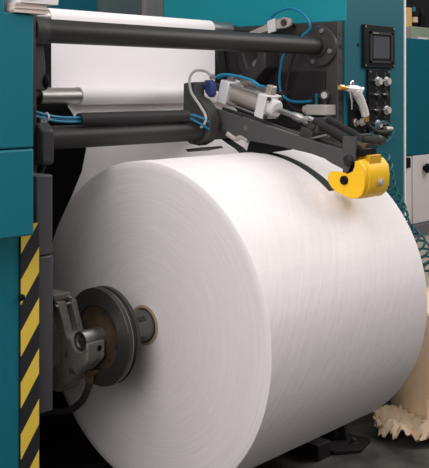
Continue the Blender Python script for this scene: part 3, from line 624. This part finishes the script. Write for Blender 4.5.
# coiled hose sagging down to the right
line = catmull([(1.60, 0.02, 1.29), (1.622, 0.02, 1.235), (1.662, 0.02, 1.157), (1.71, 0.02, 1.082), (1.75, 0.02, 1.018), (1.78, 0.02, 0.968), (1.83, 0.02, 0.906), (1.88, 0.01, 0.86), (1.94, 0.0, 0.80), (2.00, -0.01, 0.72), (2.05, -0.03, 0.66), (2.12, -0.06, 0.628)], 10)
cum = [0]
for a, c in zip(line, line[1:]): cum.append(cum[-1]+(c-a).length)
pts = []; turns = 17; nper = 14
for k in range(turns*nper+1):
    s = cum[-1]*k/(turns*nper); i = max(j for j in range(len(cum)) if cum[j] <= s+1e-9); i = min(i, len(line)-2)
    f_ = (s-cum[i])/(cum[i+1]-cum[i]); c = line[i].lerp(line[i+1], f_); T = (line[i+1]-line[i]).normalized()
    u = Vector((0, 1, 0)); w = T.cross(u).normalized(); a = 2*PI*k/nper; rr = 0.046+0.007*math.sin(s*23)
    pts.append(c+u*math.cos(a)*rr*1.0+w*math.sin(a)*rr)
pts = [Vector((1.665, 0.066, 1.40)), Vector((1.662, 0.055, 1.36)), Vector((1.655, 0.05, 1.32))]+pts
b = B(); b.tube(pts, 0.0062, 8, 0)
tag(build('coiled_hose', b, 'coil'), 'dark teal coiled air hose sagging in front of the control cabinet', 'hose')

# ------------------------------------------------------------------ stand at the far end of the roll
t = thing('roll_stand', (1.17, 0, 0), 'black floor stand with a bolted foot plate under the far end of the roll', 'stand')
fp = B(); fp.prism('Z', [(1.03, -0.12), (1.13, -0.19), (1.26, -0.155), (1.26, 0.12), (1.03, 0.12)], 0, 0.018); fp = build('foot_plate', fp, 'pit', t, bevel=0.003)
b = B(); b.lathe((1.168, -0.125, 0.018), (0, 0, 1), [(0, 0.02), (0.004, 0.02), (0.004, 0.012), (0.02, 0.012), (0.022, 0.009)], 18); build('anchor_bolt', b, 'disc', fp)
b = B(); b.box(1.13, 1.22, -0.05, 0.06, 0.018, AX-0.05); build('column', b, 'darker', t, bevel=0.006)
b = B(); b.box(1.13, 1.22, 0.06, 0.10, 0.018, 0.35); b.prism('X', [(-0.05, 0.018), (-0.09, 0.018), (-0.05, 0.2)], 1.165, 1.185); build('gusset', b, 'darker', t)
b = B(); b.lathe((1.12, 0, AX), (1, 0, 0), [(0, 0.031), (0, 0.065), (0.11, 0.065), (0.11, 0.031)], 32, closed=True); build('bearing', b, 'cast', t)
b = B(); b.lathe((0.80, 0, AX), (1, 0, 0), [(0, 0.04), (0.01, 0.0618), (0.20, 0.0618), (0.22, 0.032), (0.55, 0.030)], 32); build('far_shaft', b, 'satin', t)
b = B(); b.box(0.92, 1.015, -0.11, 0.05, 0.0, 0.07)
tag(build('rail_block', b, 'pit', bevel=0.006), 'low black block on the floor left of the bolted foot plate', 'block')

# ------------------------------------------------------------------ brown kraft roll with torn wrapper
KX, KY, KR, KH = 1.88, -0.265, 0.33, 0.56
t = thing('kraft_roll', (KX, KY, 0), 'brown kraft wrapped butt roll standing on the floor at right edge', 'paper roll')
b = B(); b.lathe((KX, KY, 0), (0, 0, 1), [(0.0, 0.05), (0.0, KR-0.01), (0.01, KR), (KH-0.012, KR), (KH, KR-0.012), (KH, 0.05)], 64, closed=True); build('kraft_winding', b, 'kraft', t)
b = B(); b.lathe((KX, KY, 0.001), (0, 0, 1), [(0.0, 0.042), (0.0, 0.05), (KH+0.004, 0.05), (KH+0.004, 0.042)], 32, closed=True); build('core_tube', b, 'core', t)
def torn(a0, a1, rin, peak, pk_at, pk_w, rbase, zin, zout, na, nr, amp, seed, holes=0.0):
    """crumpled ragged skirt of paper round the foot of the roll; longest near the angle pk_at"""
    b = B(); g = []
    def fold(x, y): return abs(noise.noise((x*7+seed, y*7, seed)))*2-0.5+0.45*(abs(noise.noise((x*19, y*19, seed)))*2-0.5)+0.2*noise.noise((x*45, y*45, seed))
    for i in range(na+1):
        ad = a0+(a1-a0)*i/na; row = []
        ro = rbase+peak*math.exp(-((ad-pk_at)/pk_w)**2)+0.05*noise.noise((ad*0.16+seed, seed, 0))+0.03*noise.noise((ad*0.6, seed, 2))
        zi = zin*(1+0.5*noise.noise((ad*0.22, seed, 5))+0.35*noise.noise((ad*0.8, seed, 7)))
        for j in range(nr+1):
            f_ = j/nr; r = rin+(ro-rin)*f_; a = R(ad+4*noise.noise((ad*0.1, f_*3, seed)))
            x, y = KX+r*math.cos(a), KY+r*math.sin(a)
            z = zi*(1-f_)**1.3+zout*(0.3+f_)+amp*fold(x, y)*(0.3+f_)
            row.append(b.bm.verts.new((x, y, max(0.004+0.003*noise.noise((x*20, y*20, 1))+0.003, z))))
        g.append(row)
    for i in range(na):
        for j in range(nr):
            if noise.noise((i*0.21+seed, j*0.33, seed*2)) > 1-holes and 1 < j < nr-2: continue
            b.bm.faces.new([g[i][j], g[i][j+1], g[i+1][j+1], g[i+1][j]])
    bmesh.ops.delete(b.bm, geom=[v for v in b.bm.verts if not v.link_faces], context='VERTS')
    return b
t2 = thing('torn_wrapper', (1.6, -0.3, 0), 'crumpled torn brown wrapping paper around the foot of the kraft roll', 'wrapping paper')
def thick(o):
    md = o.modifiers.new('paper', 'SOLIDIFY'); md.thickness = 0.002; md.offset = 0; return o
thick(build('crumpled_sheet', torn(156, 262, KR+0.008, 0.15, 178, 16, 0.46, 0.06, 0.05, 120, 28, 0.05, 3.1, 0.30), 'torn', t2, angle=60))
thick(build('crumpled_sheet', torn(186, 262, KR+0.006, 0.04, 205, 15, 0.41, 0.13, 0.07, 90, 18, 0.06, 8.4, 0.28), 'torn', t2, angle=60))
b = B()
cv = [(1.345, -0.165, 0.03), (1.315, -0.158, 0.075), (1.300, -0.145, 0.118), (1.306, -0.148, 0.134), (1.318, -0.158, 0.12), (1.328, -0.168, 0.08), (1.35, -0.18, 0.03)]
P = catmull(cv, 6); rows = [[b.bm.verts.new(p+Vector((0.010, 0.010, 0))*k) for k in (-1, 1)] for p in P]
for r0, r1 in zip(rows, rows[1:]): b.bm.faces.new([r0[0], r0[1], r1[1], r1[0]])
bmesh.ops.solidify(b.bm, geom=b.bm.faces[:], thickness=0.002)
build('paper_curl', b, 'torn', t2, angle=80)

# ------------------------------------------------------------------ far machine unit at the right edge
t = thing('far_press_unit', (6.9, 3.0, 0), 'distant teal and white press unit seen past the control cabinet', 'machine')
b = B(); b.box(6.0, 8.2, 2.7, 3.6, 0.885, 2.15); build('teal_cover', b, 'tealfar', t, bevel=0.01)
b = B(); b.box(6.0, 6.46, 2.71, 3.6, 0.14, 0.88); build('white_door', b, 'white', t, bevel=0.008)
d = B(); d.box(6.475, 8.2, 2.70, 3.6, 0.14, 0.88); d = build('white_door', d, 'white', t, bevel=0.008)
b = B(); b.lathe((6.70, 2.70, 0.735), (0, -1, 0), [(0, 0.03), (0.03, 0.03), (0.035, 0.055), (0.06, 0.05), (0.07, 0.02)], 20); build('door_knob', b, 'black', d)
b = B(); b.box(6.29, 6.36, 2.66, 2.71, 0.76, 0.87); build('latch', b, 'black', t, bevel=0.01)
b = B(); b.box(6.0, 8.2, 2.66, 3.6, 0, 0.135); build('plinth', b, 'grey', t, bevel=0.008)
def tagb(name, b, m, label, cat, bevel=0.0): return tag(build(name, b, m, bevel=bevel), label, cat)
tagb('storage_tray', B().box(6.42, 6.60, 2.8, 3.2, 2.15, 2.285), 'stone', 'dull grey tray on the distant press unit under the amber cartons', 'tray', 0.01)
tagb('storage_tray', B().box(6.605, 7.2, 2.8, 3.2, 2.15, 2.295), 'green', 'pale green tray on the distant press unit', 'tray', 0.01)
tagb('paper_slip', B().obox((6.70, 2.76, 2.162), (0.10, 0, 0), (0, 0.05, 0), (0, 0, 0.010)), 'white', 'white paper slip on the distant unit edge before the green tray', 'paper')
tagb('amber_carton', B().box(6.55, 6.61, 2.85, 3.0, 2.285, 2.50), 'amber', 'narrow amber carton next to the cabinet edge, farthest left on the tray', 'carton', 0.004)
tagb('amber_carton', B().box(6.615, 6.70, 2.85, 3.0, 2.2955, 2.505), 'amber', 'narrow amber carton touching the dark bottle side of its pair', 'carton', 0.004)
def bottle(x, z0, label, lab=True):
    t = thing('dark_bottle', (x, 2.90, z0), label, 'bottle')
    b = B(); b.lathe((x, 2.90, z0), (0, 0, 1), [(0, 0.04), (0.005, 0.045), (0.13, 0.045), (0.16, 0.022), (0.18, 0.02)], 24); build('bottle_body', b, 'black', t)
    if lab:
        b = B(); b.lathe((x, 2.90, z0+0.055), (0, 0, 1), [(0, 0.044), (0, 0.0465), (0.06, 0.0465), (0.06, 0.044)], 24, closed=True); build('bottle_label', b, 'label', t)
    b = B(); b.lathe((x, 2.90, z0+0.178), (0, 0, 1), [(0, 0.022), (0.05, 0.022), (0.052, 0.018)], 18); build('bottle_cap', b, 'blue' if lab else 'darker', t)
bottle(6.82, 2.295, 'dark bottle with cream label and blue cap on the green tray')
bottle(6.99, 2.295, 'plain dark bottle on the green tray at the photo edge', False)
tagb('dark_shelf_case', B().box(6.3, 8.2, 3.25, 3.6, 2.15, 3.1), 'darker', 'dark case standing behind bottles on the distant unit', 'case', 0.01)

# ------------------------------------------------------------------ light, sky, camera
def area(name, loc, target, sx, sy, power, col=(1, 0.975, 0.96)):
    l = bpy.data.lights.new(name, 'AREA'); l.shape = 'RECTANGLE'; l.size = sx; l.size_y = sy; l.energy = power; l.color = col
    o = bpy.data.objects.new(name, l); COL.objects.link(o); o.location = loc
    o.rotation_euler = (Vector(target)-Vector(loc)).to_track_quat('-Z', 'Y').to_euler(); return o
WARM = (1, 0.945, 0.93)
area('ceiling_light_main', (0.7, -0.55, 4.8), (0.6, -0.6, 0), 2.6, 1.2, 26, (1, 0.985, 0.98))
area('ceiling_light_front', (1.2, -2.6, 4.2), (0.6, -0.2, 0.8), 3.0, 1.5, 12, WARM)
area('ceiling_light_left', (-2.4, -0.6, 4.8), (0, 0, 0.8), 2.4, 3.0, 88, WARM)
area('fill_mid_left', (-3.2, -1.4, 3.8), (0, 0, 0.8), 2.4, 3.0, 50, WARM)  # added fill light, power fitted to the brightness of the roll's end face
area('fill_low_left', (-3.4, -2.4, 2.8), (0, 0, 0.8), 2.0, 2.0, 74, WARM)  # added low fill from the left
area('fill_right', (3.6, -2.2, 3.6), (0.8, -0.2, 0.8), 2.0, 2.0, 98, (1, 0.97, 0.96))  # added fill from the right to lift the barrel, no fixture known
area('ceiling_light_far', (6.2, -0.5, 4.8), (6.2, 0.6, 0), 3.0, 2.0, 110)
w = bpy.data.worlds.new('hall_ambient'); SC.world = w; w.use_nodes = True
w.node_tree.nodes['Background'].inputs['Color'].default_value = (1.0, 0.95, 0.93, 1)
w.node_tree.nodes['Background'].inputs['Strength'].default_value = 0.18

cd = bpy.data.cameras.new('camera'); cam = bpy.data.objects.new('camera', cd); COL.objects.link(cam)
cam.location = (-2.313, -2.4854, AX+0.8715)
yaw = 0.74549
cam.rotation_euler = (PI/2, 0, yaw-PI/2)
cd.sensor_fit = 'HORIZONTAL'; cd.sensor_width = 36.0; cd.lens = 36.0*922.18/429
cd.shift_y = -(234-87.38)/429
cd.clip_start = 0.05; cd.clip_end = 60
SC.camera = cam
SC.view_settings.view_transform = 'Standard'; SC.view_settings.look = 'None'
SC.view_settings.gamma = 1; SC.view_settings.use_curve_mapping = False
SC.view_settings.exposure = 0.0
